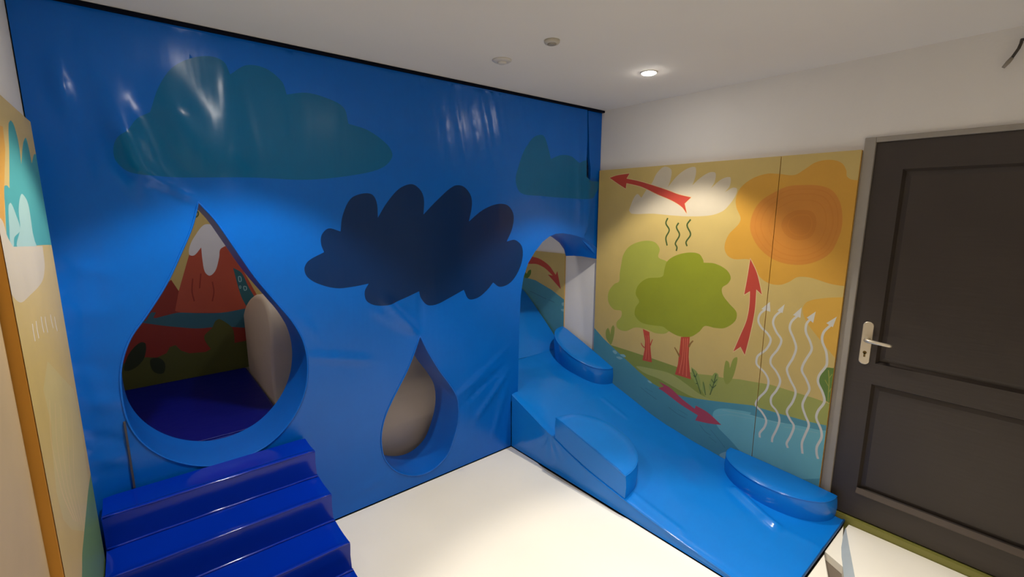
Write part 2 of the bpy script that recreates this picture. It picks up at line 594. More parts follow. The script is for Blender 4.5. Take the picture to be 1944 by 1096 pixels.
play_wall = tag(empty('padded_play_wall', (-1.6, .15, 0)), 'tall blue vinyl play wall with drop-shaped holes and printed rain clouds', 'play wall')
cover = sheet_object('front_cover', printed_sheet(cover_outline, [drop_big, drop_small], [(teal_cloud, 2), (teal_small, 2), (dark_cloud, 1)], .022, lambda u, v: (u, -drape(u, v), v)),
                     [M_blue, M_cloud, M_teal], play_wall, True, (0, -1, 0))
back_outline = [(XL + .004, ztop), (-.02, ztop), (-.02, 1.36)] + [p for p in arch if p[1] < 1.6] + [(-.937, .0), (XL + .004, .0)]
back_outline = [(XL + .004, ztop), (-.02, ztop), (-.02, 1.42), (-.2, 1.55)] + arch[3:-1] + [(-.875, 0), (XL + .004, .0)]
sheet_object('back_cover', printed_sheet(back_outline, [drop_big, drop_small], [], 0, lambda u, v: (u, T, v)), [M_blue], play_wall, False, (0, 1, 0))
for nm, o in (('large_drop_rim', drop_big), ('small_drop_rim', drop_small)):
    loft('hole_rim', [(u, -drape(u, v) + .001, v) for u, v in o], [(u, T, v) for u, v in o], M_rim, play_wall, True, 10)
    bm = bmesh.new()
    add_tube(bm, [(u, -drape(u, v) - .001, v) for u, v in o], .0045, 6, True)
    link_bm('hole_piping', bm, M_rim, play_wall, True)
# arch: soffit hanging lower at the right, and the jamb on the left
front_px = [(1133, 470), (1109, 453), (1098, 449), (1083, 445), (1068, 443), (1055, 444), (1043, 449)]
back_pt = [at(1134, 492, 1, .002), at(1105, 487, 1, .09), at(1090, 486, 1, .15), at(1074, 486, 1, .2), at(1071, 474, 1, .2), at(1062, 461, 1, .2), at(1045, 448, 1, .2)]
fr = [at(x, y, 1, .004 if k == 0 else 0) for k, (x, y) in enumerate(front_px)]
fr = [(p[0], p[1] - (0 if k == 0 else drape(p[0], p[2])), p[2]) for k, p in enumerate(fr)]
loft('arch_soffit', fr, [tuple(p) for p in back_pt], M_rim, play_wall, False, 8)
j = arch[6:]
loft('arch_rim', [(u, -drape(u, v), v) for u, v in j], [(u, T, v) for u, v in j], M_rim, play_wall, False, 8)
sl = [at(x, y, 1, .012) for x, y in ((1133.5, 491), (1104, 455), (1108, 400), (1113, 348), (1120.5, 342), (1121.5, 320), (1119, 300), (1118, 260), (1116.5, 216))]
sp = [(-.003, 1.352)] + [(p[0], p[2]) for p in sl[1:]]
sp[-1] = (sp[-1][0], ztop)
sp.append((-.003, ztop))
bm = bmesh.new()
A = [bm.verts.new((u, .012, v)) for u, v in sp]
B = [bm.verts.new((u, .034, v)) for u, v in sp]
bm.faces.new(A)
bm.faces.new(B[::-1])
for k in range(len(sp)): bm.faces.new((A[k], A[(k + 1) % len(sp)], B[(k + 1) % len(sp)], B[k]))
bmesh.ops.recalc_face_normals(bm, faces=bm.faces)
link_bm('side_strip', bm, M_blue, play_wall)
bm = bmesh.new()
add_box(bm, (XL + .002, -.016, ztop - .003), (-.001, .03, H - .001), .002)
link_bm('top_edge_strip', bm, M_black, play_wall)
bm = bmesh.new()
a, b = at(236, 800, 1, 0), at(252, 926, 1, 0)
add_box(bm, (a[0] - .004, -.012, b[2]), (a[0] + .004, .004, a[2]), .002)
tag(link_bm('zip_seam', bm, mat('dark_grey_seam', (66, 66, 74), rough=.6), play_wall), 'dark grey vertical seam')

# ------------------------------------------------------------------ stairs in front of the large drop
stairs = tag(empty('foam_stairs', (-2.75, -.4, 0)), 'dark royal blue foam steps climbing to the large drop-shaped hole', 'steps')
RISE, TREAD = .137, .2
for k in range(4):
    z1 = .555 - k * RISE
    y0, y1 = -.004 - .015, -.185 - k * TREAD
    if k: y0 = -.185 - (k - 1) * TREAD + .0005 - .0
    bm = bmesh.new()
    x0, x1 = -3.165, -2.362 + .006 * k
    # section with soft nosing, slightly slumped tread and sloping riser
    prof = [(y0, -.0), (y0, z1 - .006)]
    n = 6
    for i in range(n + 1):
        t = i / n
        prof.append((y0 + (y1 + .012 - y0) * t, z1 - .004 - .005 * math.sin(math.pi * t)))
    for i in range(5):
        a = math.radians(90 * i / 4)
        prof.append((y1 + .010 - .010 * math.sin(a), z1 - .012 + .010 * math.cos(a)))
    prof += [(y1 + .008, z1 - .07), (y1 - .004, max(z1 - RISE - .004, 0)), (y1 + .002, 0)]
    S = 40
    rings = []
    for s in range(S + 1):
        x = x0 + (x1 - x0) * s / S
        ring = []
        edge = min(1, min(s, S - s) / 1.5)
        for (y, z) in prof:
            w = .004 * noise.noise((x * 3, y * 4, z * 4 + k * 7)) * edge if y < y0 - .01 else 0
            cz = z - (1 - edge) * .004 * (z > .02)
            ring.append(bm.verts.new((x, y + w * .6, max(0, cz + w * .8) if z > 0.001 else z)))
        rings.append(ring)
    for A, B in zip(rings, rings[1:]):
        for i in range(len(prof)):
            i2 = (i + 1) % len(prof)
            bm.faces.new((A[i], A[i2], B[i2], B[i]))
    bm.faces.new(rings[0][::-1])
    bm.faces.new(rings[-1])
    bmesh.ops.recalc_face_normals(bm, faces=bm.faces)
    link_bm('step', bm, M_navy, stairs, False)
    o = COL.objects[-1]
    for p in o.data.polygons: p.use_smooth = len(p.vertices) == 4
    o.data.set_sharp_from_angle(angle=math.radians(50))
    bm = bmesh.new()
    add_tube(bm, [(x0 + .004 + (x1 - x0 - .008) * t / 20, y1 + .0035 + .002 * noise.noise((t * .4, k, 0)), z1 - .0065 + .0015 * noise.noise((t * .5, k, 5))) for t in range(21)], .0042, 10)
    link_bm('nosing_piping', bm, M_npipe, o, True)
    if k:
        bm = bmesh.new()
        add_tube(bm, [(x0 + .004 + (x1 - x0 - .008) * t / 20, y0 - .006, z1 - .0015 + .002 * noise.noise((t * .4, k, 9))) for t in range(21)], .0055, 10)
        link_bm('back_piping', bm, M_npipe, o, True)

# ------------------------------------------------------------------ slide along the right wall
W = .931
SL = [(-1.852, .016), (-1.7, .026), (-1.54, .042), (-1.3, .068), (-1.1, .092), (-.8, .140), (-.6, .194), (-.41, .262), (-.285, .306), (-.168, .350), (-.07, .388), (0, .410), (.2, .458), (.36, .500)]
UPS = [(.36, .500), (.40, .53), (.60, .71), (.93, .97), (1.2, 1.06)]


def interp(pts, y):
    for (a, za), (b, zb) in zip(pts, pts[1:]):
        if a <= y <= b: return za + (zb - za) * (y - a) / (b - a)
    return pts[0][1] if y < pts[0][0] else pts[-1][1]


slp = spline(SL, False, 5)
slide = tag(empty('soft_slide', (-.47, -.5, 0)), 'bright blue foam slide running through the arch along the mural wall', 'slide')


RIDGE = []
for (ax_, ay_, bx_, by_, w_, h_) in ((1400, 935, 1475, 995, .028, .019), (1455, 985, 1560, 1030, .03, .004), (1200, 955, 1290, 1012, .02, .006), (1285, 820, 1330, 870, .04, .004), (1150, 760, 1190, 775, .02, .006)):
    zz_ = .04 if ay_ > 900 else (.12 if ay_ > 800 else .28)
    a_, b_ = at(ax_, ay_, 2, zz_), at(bx_, by_, 2, zz_)
    RIDGE.append((a_[0], a_[1], b_[0], b_[1], w_, h_))


def slide_top(y, x):
    z = interp(slp, y)
    for (ra, rb, rc, rd, rw, rh) in RIDGE:
        ex, ey = rc - ra, rd - rb
        t = max(0, min(1, ((x - ra) * ex + (y - rb) * ey) / (ex * ex + ey * ey)))
        z += rh * math.exp(-((x - ra - t * ex) ** 2 + (y - rb - t * ey) ** 2) / rw ** 2)
    e = min(1, (x + W) / .05)
    return z + (.006 * noise.noise((x * 2.2, y * 1.8, 5)) + .0025 * noise.noise((x * 7, y * 6, 2))) * max(0, min(1, (y + 1.85) / .2)) - .008 * (1 - min(1, max(e, 0))) ** 2


bm = bmesh.new()
nx, ys = 90, [p[0] for p in slp]
ys = list(np.interp(np.linspace(0, len(ys) - 1, 190), range(len(ys)), ys))
g = [[bm.verts.new((-.032 - (W - .032) * (1 - i / nx), y, slide_top(y, -W * (1 - i / nx)))) for i in range(nx + 1)] for y in ys]
for A, B in zip(g, g[1:]):
    for i in range(nx): bm.faces.new((A[i], A[i + 1], B[i + 1], B[i]))
link_bm('slide_surface', bm, M_slide, slide, True)
bm = bmesh.new()
ups = spline(UPS, False, 6)
XU = -.845
g = [[bm.verts.new((-.032 - (abs(XU) - .032) * (1 - i / 12), y, z)) for i in range(13)] for y, z in ups]
for A, B in zip(g, g[1:]):
    for i in range(12): bm.faces.new((A[i], A[i + 1], B[i + 1], B[i]))
link_bm('upper_chute', bm, M_slide, slide, True)
# side skirt with wrinkles, toe lip and hidden left flank inside the wall
bm = bmesh.new()
g = []
for y in ys:
    if y > 0: break
    col = []
    zt = slide_top(y, -W)
    for k in range(13):
        z = zt * k / 12
        w = (.006 * noise.noise((y * 5 + z * 4, z * 3, 4)) + .004 * noise.noise((y * 14 + z * 9, z * 5, 1))) * math.sin(math.pi * k / 12)
        for (yc, zc, dirx) in ((-.41, .25, 0),):
            r = math.hypot(y - yc, z - zc)
            w += .007 * math.exp(-(r / .14) ** 2) * math.sin(9 * math.atan2(z - zc, y - yc)) * math.sin(math.pi * k / 12)
        col.append(bm.verts.new((-W - .002 - w if k else -W - .004, y, z)))
    g.append(col)
for A, B in zip(g, g[1:]):
    for k in range(12): bm.faces.new((A[k], A[k + 1], B[k + 1], B[k]))
link_bm('side_panel', bm, M_slide, slide, True)
bm = bmesh.new()
add_tube(bm, [(-W - .002, y, slide_top(y, -W) - .001 + .0015 * noise.noise((y * 16, 0, 3))) for y in ys[::2] if y < 0], .0045, 8)
link_bm('edge_piping', bm, M_spipe, slide, True)
box('toe_edge', (-W, -1.858, 0.0), (-.002, -1.846, .016), mat('dark_blue_edge', (22, 74, 128), rough=.5), slide, .003)
bm = bmesh.new()
A = [bm.verts.new((XU, y, 0)) for y, z in [(0.002, 0)] + [(p[0], 0) for p in slp if p[0] > 0] + [(p[0], 0) for p in ups]]
B = [bm.verts.new((XU, y, z)) for y, z in [(0.002, interp(slp, 0))] + [p for p in slp if p[0] > 0] + list(ups)]
for k in range(len(A) - 1): bm.faces.new((A[k], A[k + 1], B[k + 1], B[k]))
link_bm('flank', bm, M_slide, slide)


def bumper(label, side, y0, z0, y1, z1, depth, drop, seed):
    """Half-disc foam bumper: flat side on the plane x = side, bulging by depth."""
    sgn = 1 if side < -.5 else -1
    root = tag(empty('foam_bumper', (side, (y0 + y1) / 2, (z0 + z1) / 2 - drop)), label, 'bumper', 'half-disc bumpers on the slide')
    N = 36
    cyy, a = (y0 + y1) / 2, abs(y1 - y0) / 2
    sl = (z1 - z0) / (y1 - y0)

    def ring(k, dz, bulge=0):
        pts = []
        for i in range(N + 1):
            th = math.pi * i / N
            yy = cyy - (a * k + bulge) * math.cos(th)
            xx = side + sgn * ((depth * k + bulge) * math.sin(th) ** .9 + .001)
            zz = z0 + sl * (yy - y0) + dz + .003 * noise.noise((yy * 12, xx * 12, seed))
            pts.append((xx, yy, zz))
        M = 10
        for i in range(1, M):
            t = i / M
            pts.append((side + sgn * .001, cyy + (a * k + bulge) * (1 - 2 * t), z0 + sl * (cyy + (a * k + bulge) * (1 - 2 * t) - y0) + dz))
        return pts
    base_z = lambda x, y: max(.0, (interp(slp, y) if y < .34 else interp(ups, y)) - .02)
    top = [ring(1.0, -.006), ring(.995, -.001), ring(.985, .001), ring(.8, .004), ring(.5, .006), ring(.2, .007)]
    side_r = [ring(1.0, -.006), ring(1.0, -.03, .004), ring(1.0, -.07, .007), ring(1.0, -.11, .004)]
    last = [(x, y, min(base_z(x, y), z + .06)) for x, y, z in ring(1.0, -drop)]
    side_r.append(last)

    def build(name, rings, cap):
        bm = bmesh.new()
        R_ = [[bm.verts.new(p) for p in r] for r in rings]
        n = len(R_[0])
        for P, Q in zip(R_, R_[1:]):
            for i in range(n): bm.faces.new((P[i], P[(i + 1) % n], Q[(i + 1) % n], Q[i]))
        if cap:
            c = bm.verts.new(np.mean(np.array(rings[-1]), 0).tolist())
            for i in range(n): bm.faces.new((R_[-1][i], R_[-1][(i + 1) % n], c))
        bmesh.ops.recalc_face_normals(bm, faces=bm.faces)
        o = link_bm(name, bm, M_slide, root, True)
        o.data.set_sharp_from_angle(angle=math.radians(55))
    build('top_cover', top, True)
    build('side_band', side_r, False)
    bm = bmesh.new()
    add_tube(bm, ring(1.0, -.004), .0035, 6, True)
    link_bm('piping', bm, M_spipe, root, True)
    return root


bumper('blue half-disc bumper on the outer edge of the slide beside the white mat', -W, -.456, .392, -1.02, .247, .305, .16, 1)
bumper('blue half-disc bumper against the mural at the top of the slide under the arch', -.031, -.214, .463, .361, .7, .25, .16, 2)
bumper('blue half-disc bumper against the mural at the slide foot near the door', -.031, -1.81, .143, -1.20, .180, .245, .16, 3)

# ------------------------------------------------------------------ murals
def A_(p): return tr(1130, 280, 5.48, p)
def B_(p): return tr(1360, 280, 3.913, p)
def C_(p): return tr(1130, 440, 3.653, p)
def D_(p): return tr(1380, 460, 4.567, p)
def E_(p): return tr(1380, 680, 4.567, p)
def F_(p): return tr(1130, 600, 3.653, p)


def art(specs, axis, val, names):
    """[(kind, material, points, width)] -> printed layers."""
    L = []
    for s in specs:
        k, m, p = s[0], s[1], s[2]
        mi = names.index(m)
        if k == 'fill':
            L.append((wall_outline(p, axis, val), mi))
        elif k == 'poly':
            L.append((wall_outline(p, axis, val, straight=True), mi))
        elif k == 'line':
            L.append((stroke(wall_outline(p, axis, val, 5, False), s[3]), mi))
        elif k == 'halo':
            L.append((grow(wall_outline(p, axis, val), s[3]), mi))
        elif k == 'ring':
            for q in ring_strokes(wall_outline(p, axis, val, 4), s[3]): L.append((q, mi))
    return L


def scaled(pts, c, k): return [(c[0] + (p[0] - c[0]) * k, c[1] + (p[1] - c[1]) * k) for p in pts]


XM = -.03     # face of the mural panels on the right wall
sun_disc = [(250, 590), (275, 480), (330, 400), (420, 340), (530, 290), (650, 280), (770, 285), (860, 320), (915, 400), (935, 500), (930, 600), (900, 690), (850, 780), (760, 840), (640, 872), (520, 865), (420, 830), (330, 760), (275, 680)]
arrow_top = A_([(150, 317, 'c'), (230, 290), (358, 272, 'c'), (325, 325, 'c'), (450, 350), (600, 395), (750, 445), (870, 490), (997, 520, 'c'), (930, 585, 'c'), (952, 688, 'c'), (900, 620), (800, 555), (650, 490), (480, 410), (325, 372, 'c'), (318, 430, 'c'), (240, 380)])
arrow_up = D_([(203, 145, 'c'), (260, 270), (303, 455, 'c'), (255, 410, 'c'), (240, 600), (200, 800), (155, 978, 'c'), (118, 908, 'c'), (55, 950, 'c'), (120, 800), (170, 680), (195, 550), (200, 425, 'c'), (150, 455, 'c'), (180, 290)])
arrow_low = F_([(440, 455, 'c'), (520, 500), (600, 575), (690, 645, 'c'), (697, 622, 'c'), (780, 670), (875, 757, 'c'), (780, 745), (693, 725, 'c'), (712, 690, 'c'), (600, 620), (520, 560), (470, 522), (437, 502, 'c'), (475, 490, 'c')])
river_top = F_([(-60, 20), (0, 90), (60, 160), (140, 235), (210, 300), (300, 385), (400, 470), (480, 515), (560, 545), (640, 565), (760, 582), (900, 600), (1095, 622)]) + E_([(240, 420), (480, 490), (700, 550), (860, 585), (1100, 640)])
meadow_top = F_([(640, 395), (700, 402), (800, 412), (900, 432), (1000, 440)]) + E_([(208, 203), (380, 232), (600, 300), (760, 350), (870, 390), (1100, 470)])
pond = F_([(815, 690), (830, 655), (880, 643), (960, 650), (1080, 672)]) + E_([(200, 490), (400, 545), (640, 590), (800, 625), (1000, 660), (1000, 1000), (300, 1000), (60, 745), (0, 682)]) + F_([(900, 825), (850, 770)])
white_arrows = [
    (D_([(345, 575), (290, 620), (272, 680), (300, 740), (350, 790), (380, 850), (340, 930), (270, 985), (255, 1030)]) + E_([(262, 60), (330, 130), (360, 200), (340, 280), (275, 350), (250, 405), (300, 465), (340, 540), (325, 600), (285, 650), (285, 690)]),
     D_([(372, 518, 'c'), (377, 604, 'c'), (298, 580, 'c')])),
    (D_([(480, 590), (420, 640), (400, 700), (430, 780), (472, 850), (440, 930), (385, 1000)]) + E_([(380, 50), (430, 120), (462, 200), (430, 280), (385, 340), (385, 400), (430, 460), (455, 540), (430, 620), (395, 690), (390, 730)]),
     D_([(501, 538, 'c'), (482, 615, 'c'), (438, 592, 'c')])),
    (D_([(610, 640), (560, 690), (545, 750), (580, 840), (600, 920), (570, 1010)]) + E_([(545, 45), (520, 100), (550, 190), (595, 290), (570, 380), (520, 460), (545, 530), (580, 590), (550, 680), (518, 740), (528, 780)]),
     D_([(648, 565, 'c'), (637, 656, 'c'), (573, 632, 'c')])),
    (D_([(730, 660), (690, 710), (685, 780), (720, 860), (735, 930), (690, 1010)]) + E_([(660, 60), (650, 110), (690, 190), (715, 270), (680, 340), (655, 410), (680, 500), (710, 580), (680, 660), (650, 740), (655, 830)]),
     D_([(770, 602, 'c'), (748, 700, 'c'), (692, 655, 'c')])),
    (D_([(900, 720), (840, 780), (825, 850), (860, 950), (868, 1030)]) + E_([(860, 70), (800, 150), (790, 210), (830, 300), (845, 380), (790, 460), (775, 520), (815, 620), (820, 690), (780, 770), (778, 830), (790, 875)]),
     D_([(953, 646, 'c'), (918, 738, 'c'), (862, 702, 'c')])),
]
SPEC = [
    ('fill', 'amber', D_([(1200, 470), (1005, 478), (850, 485), (700, 515), (655, 580), (690, 690), (770, 800), (850, 900), (900, 960), (940, 1010), (960, 1060), (1200, 1060)])),
    ('fill', 'cream', A_([(350, 655, 'c'), (400, 530), (440, 485), (480, 525, 'c'), (540, 430), (590, 370), (640, 270), (720, 200), (790, 230), (785, 330), (755, 415, 'c'), (850, 300), (950, 225), (1040, 205), (1045, 290), (1010, 395, 'c'), (1090, 320),
                          (1190, 260), (1250, 265), (1245, 350), (1205, 425, 'c'), (1300, 340), (1370, 310), (1408, 315), (1400, 400), (1350, 465, 'c'), (1430, 420), (1475, 430), (1460, 500), (1400, 590), (1330, 660), (1210, 705), (1000, 718), (800, 708), (600, 690), (380, 690)])),
    ('fill', 'orange', B_([(60, 740), (90, 650), (165, 570), (180, 525), (150, 450), (145, 380), (180, 300), (270, 230), (380, 195), (470, 198), (580, 205), (660, 160), (740, 110), (850, 92), (930, 115), (965, 170), (970, 215), (1010, 240), (1150, 245, 'c'),
                           (1150, 1050, 'c'), (960, 1032), (850, 1015), (740, 980), (680, 965), (600, 965), (540, 1000), (470, 1022), (390, 1010), (320, 960), (280, 880), (245, 834), (130, 830), (80, 800)])),
    ('fill', 'sun', B_(sun_disc)),
    ('ring', 'sun_mid', B_(scaled(sun_disc, (615, 578), .90)), .006),
    ('ring', 'sun_mid', B_(scaled(sun_disc, (615, 578), .78)), .008),
    ('ring', 'sun_mid', B_(scaled(sun_disc, (620, 578), .62)), .006),
    ('fill', 'sun_core', B_(scaled(sun_disc, (625, 578), .38))),
    ('ring', 'sun_mid', B_(scaled(sun_disc, (630, 578), .26)), .006),
    ('fill', 'leaf_light', C_([(180, 230), (195, 160), (240, 100), (330, 65), (410, 72), (447, 120), (438, 178), (500, 210), (560, 300), (560, 600), (500, 700), (420, 705), (360, 680), (280, 665), (210, 690), (155, 670), (148, 630), (180, 590), (180, 550), (130, 540), (92, 490), (92, 420), (130, 365), (165, 345), (170, 290)])),
    ('poly', 'grass', F_([(100, 200), (140, 212), (250, 247), (380, 290), (560, 352), (680, 400), (800, 460), (900, 560), (900, 700), (400, 700), (100, 400)])),
    ('poly', 'meadow', meadow_top + E_([(1100, 700), (200, 700)]) + F_([(800, 620), (740, 520), (690, 450)])),
    ('fill', 'path', F_([(285, 350), (400, 368), (520, 400), (620, 465), (720, 540), (800, 585), (700, 572), (600, 525), (450, 440), (340, 395)])),
    ('fill', 'bush', F_([(75, 150), (74, 105), (88, 84), (100, 105), (104, 130, 'c'), (112, 85), (124, 65), (134, 85), (127, 150), (108, 200), (88, 175)])),
    ('poly', 'river', river_top + E_([(1100, 1300)]) + F_([(1095, 1400), (-400, 1400), (-400, -300)])),
    ('fill', 'pond', pond),
    ('line', 'foam', E_([(-40, 452), (60, 470), (200, 496), (400, 552), (500, 570)]), .004),
    ('line', 'foam', E_([(-100, 500), (20, 492), (120, 510), (230, 528)]), .003),
    ('line', 'foam', E_([(500, 600), (640, 620), (790, 650)]), .003),
    ('fill', 'foam', F_([(860, 965), (895, 945), (950, 940), (960, 990), (930, 1015), (890, 990)])),
    ('line', 'river_line', F_([(315, 495), (350, 525), (425, 580)]), .004),
    ('line', 'river_line', F_([(345, 500), (400, 530)]), .003),
    ('line', 'river_line', F_([(510, 635), (570, 680), (630, 710)]), .004),
    ('line', 'river_line', F_([(575, 650), (640, 690)]), .003),
    ('line', 'river_line', F_([(725, 755), (760, 800), (800, 830)]), .004),
    ('line', 'river_line', F_([(800, 790), (850, 850), (900, 915)]), .003),
    ('line', 'river_line', F_([(790, 840), (840, 880)]), .003),
    ('fill', 'foam', F_([(120, 243), (140, 240), (152, 258), (138, 265)])),
    ('fill', 'foam', F_([(145, 285), (170, 283), (190, 295), (170, 302)])),
    ('fill', 'foam', F_([(172, 268), (200, 268), (212, 285), (192, 284)])),
    ('fill', 'foam', F_([(362, 448), (380, 452), (394, 468), (375, 464)])),
    ('fill', 'leaf', C_([(480, 260), (500, 205), (560, 165), (650, 145), (720, 155), (748, 195), (752, 215, 'c'), (830, 222), (910, 265), (940, 320), (920, 360), (880, 390), (885, 440), (930, 500), (980, 560), (970, 620), (900, 668), (830, 668), (760, 655), (720, 695), (660, 730), (580, 725), (510, 690), (470, 660), (400, 650), (320, 630), (275, 580), (280, 525), (305, 485), (280, 430), (300, 370), (360, 325), (465, 312)])),
    ('poly', 'trunk', C_([(330, 675), (376, 697), (380, 760), (385, 830), (393, 908), (327, 892), (342, 820), (345, 760)])),
    ('poly', 'trunk', C_([(595, 731), (656, 731), (651, 800), (648, 870), (655, 960), (664, 1025), (553, 990), (573, 920), (585, 820)])),
    ('line', 'trunk', C_([(318, 772), (326, 790), (342, 806)]), (.006, .010)),
    ('line', 'trunk', C_([(398, 747), (390, 765), (382, 790)]), (.006, .010)),
    ('line', 'branch', C_([(550, 803), (566, 830), (586, 868)]), (.009, .014)),
    ('line', 'branch', C_([(679, 757), (662, 775), (648, 800)]), (.009, .014)),
    ('line', 'bark', C_([(350, 720), (358, 800), (350, 885)]), .004),
    ('line', 'bark', C_([(366, 720), (370, 800), (372, 890)]), .004),
    ('line', 'bark', C_([(612, 740), (606, 860), (582, 985)]), .005),
    ('line', 'bark', C_([(626, 740), (620, 860), (606, 995)]), .004),
    ('line', 'bark', C_([(640, 740), (634, 880), (632, 1005)]), .005),
    ('line', 'ink', A_([(755, 735), (735, 790), (770, 860), (735, 940), (748, 1022)]), .011),
    ('line', 'ink', A_([(868, 785), (845, 830), (877, 910), (833, 1000), (850, 1040), (843, 1078)]), .011),
    ('line', 'ink', A_([(993, 750), (955, 810), (992, 905), (945, 985), (955, 1028)]), .011),
    ('fill', 'bush', F_([(890, 400), (905, 312), (925, 320), (934, 362, 'c'), (958, 298), (985, 288), (978, 350), (948, 440), (912, 475), (893, 445)])),
    ('fill', 'fern', F_([(666, 355, 'c'), (705, 390), (728, 450), (731, 517, 'c'), (695, 470), (670, 410)])),
    ('fill', 'fern', F_([(745, 443, 'c'), (760, 475), (766, 545, 'c'), (744, 515)])),
    ('fill', 'fern', F_([(830, 395), (853, 408), (845, 470), (800, 535, 'c'), (789, 490), (805, 430)])),
    ('line', 'ink', F_([(672, 370), (700, 440), (732, 540)]), .006),
    ('line', 'ink', F_([(748, 460), (757, 500), (765, 550)]), .005),
    ('line', 'ink', F_([(838, 405), (822, 470), (796, 548)]), .006),
    ('line', 'ink', F_([(683, 410), (690, 425)]), .005), ('line', 'ink', F_([(705, 400), (696, 425)]), .005), ('line', 'ink', F_([(697, 470), (708, 470)]), .005),
    ('line', 'ink', F_([(805, 440), (822, 465)]), .005), ('line', 'ink', F_([(845, 440), (824, 468)]), .005), ('line', 'ink', F_([(795, 475), (812, 500)]), .005), ('line', 'ink', F_([(838, 480), (815, 500)]), .005),
    ('fill', 'dark_leaf', E_([(1050, 88), (925, 88), (860, 86), (815, 140), (798, 210), (815, 290), (850, 360), (890, 390), (1050, 385)])),
    ('line', 'bush', E_([(880, 105), (886, 200), (880, 300), (876, 385)]), .005),
    ('line', 'bush', E_([(884, 180), (912, 140)]), .004), ('line', 'bush', E_([(884, 250), (850, 190)]), .004), ('line', 'bush', E_([(882, 300), (905, 260)]), .004),
    ('halo', 'outline', arrow_top, .004), ('fill', 'arrow', arrow_top),
    ('halo', 'outline', arrow_up, .004), ('fill', 'arrow', arrow_up),
    ('fill', 'arrow_low', arrow_low),
]
for path, head in white_arrows:
    SPEC.append(('line', 'white_line', path, .0125))
    SPEC.append(('poly', 'white_line', head))


def mural_panel(label, outline, specs, axis, val, wallside, facing, base='yellow', grid=0, edge=None, name='mural_panel', disp=None):
    names = [base] + sorted({s[1] for s in specs} - {base})
    c = np.mean(np.array(outline), 0)
    if axis == 0:
        pos = lambda u, v: (val, u, v)
        root = tag(empty(name, (wallside, c[0], min(p[1] for p in outline))), label, 'mural panel')
    else:
        pos = lambda u, v: (u, val, v)
        root = tag(empty(name, (c[0], wallside, min(p[1] for p in outline))), label, 'mural panel')
    sheet_object('printed_face', printed_sheet(outline, [], art(specs, axis, val, names), grid, pos), [PRINT[n] for n in names], root, False, facing)
    O = np.array(outline)
    lo, hi = O.min(0), O.max(0)
    a, b = val, wallside
    g = .0012 * (1 if b > a else -1)
    if axis == 0: lo3, hi3 = (min(a + g, b), lo[0] + .0005, lo[1] + .0005), (max(a + g, b), hi[0] - .0005, hi[1] - .0005)
    else: lo3, hi3 = (lo[0] + .0005, min(a + g, b), lo[1] + .0005), (hi[0] - .0005, max(a + g, b), hi[1] - .0005)
    if len(outline) == 4:
        bm = bmesh.new()
        add_box(bm, lo3, hi3, .002)
        link_bm('panel_edge', bm, edge or PRINT['amber'], root)
    return root


def rect(a, b): return [(a[0], a[1]), (b[0], a[1]), (b[0], b[1]), (a[0], b[1])]


YS = -1.338
ZM = 2.046
mural_panel('wide yellow mural panel beside the slide showing two trees and red arrows', rect((YS + .0018, .012), (-.004, ZM)), SPEC, 0, XM, -.0015, (-1, 0, 0))
mural_panel('narrow yellow mural panel beside the door with white wavy arrows under the sun', rect((-1.717, -.04), (YS - .0018, ZM)), SPEC, 0, XM, -.0015, (-1, 0, 0))


# the panel behind the arch
def G_(p): return tr(940, 420, 3.915, p)


SPEC_IN = [
    ('poly', 'river', G_([(-300, 200), (0, 320), (190, 408), (300, 440), (420, 512), (520, 590), (700, 760), (700, 1400), (-400, 1400)])),
    ('line', 'river_line', G_([(260, 520), (320, 550), (380, 580)]), .006), ('line', 'river_line', G_([(400, 585), (440, 605)]), .006),
    ('fill', 'foam', G_([(495, 610), (510, 605), (515, 625), (500, 630)])), ('fill', 'foam', G_([(490, 655), (515, 655), (515, 672), (495, 668)])),
    ('fill', 'dark_leaf', G_([(205, 372), (225, 380), (235, 392, 'c'), (248, 368), (266, 362), (264, 395), (240, 424), (212, 414)])),
    ('fill', 'arrow', G_([(150, 250), (260, 262), (330, 280), (400, 330), (450, 400, 'c'), (462, 370, 'c'), (488, 506, 'c'), (392, 397, 'c'), (428, 405, 'c'), (370, 350), (310, 320), (250, 318), (150, 310)])),
]
mural_panel('low mural panel seen through the arch with one curved red arrow', rect((.37, .02), (YB - .04, 1.352)), SPEC_IN, 0, -.012, -.0015, (-1, 0, 0))


# volcano mural on the back wall, seen through the large drop
def V7(p): return tr(220, 380, 3.223, p)
def V8(p): return tr(380, 420, 3.045, p)


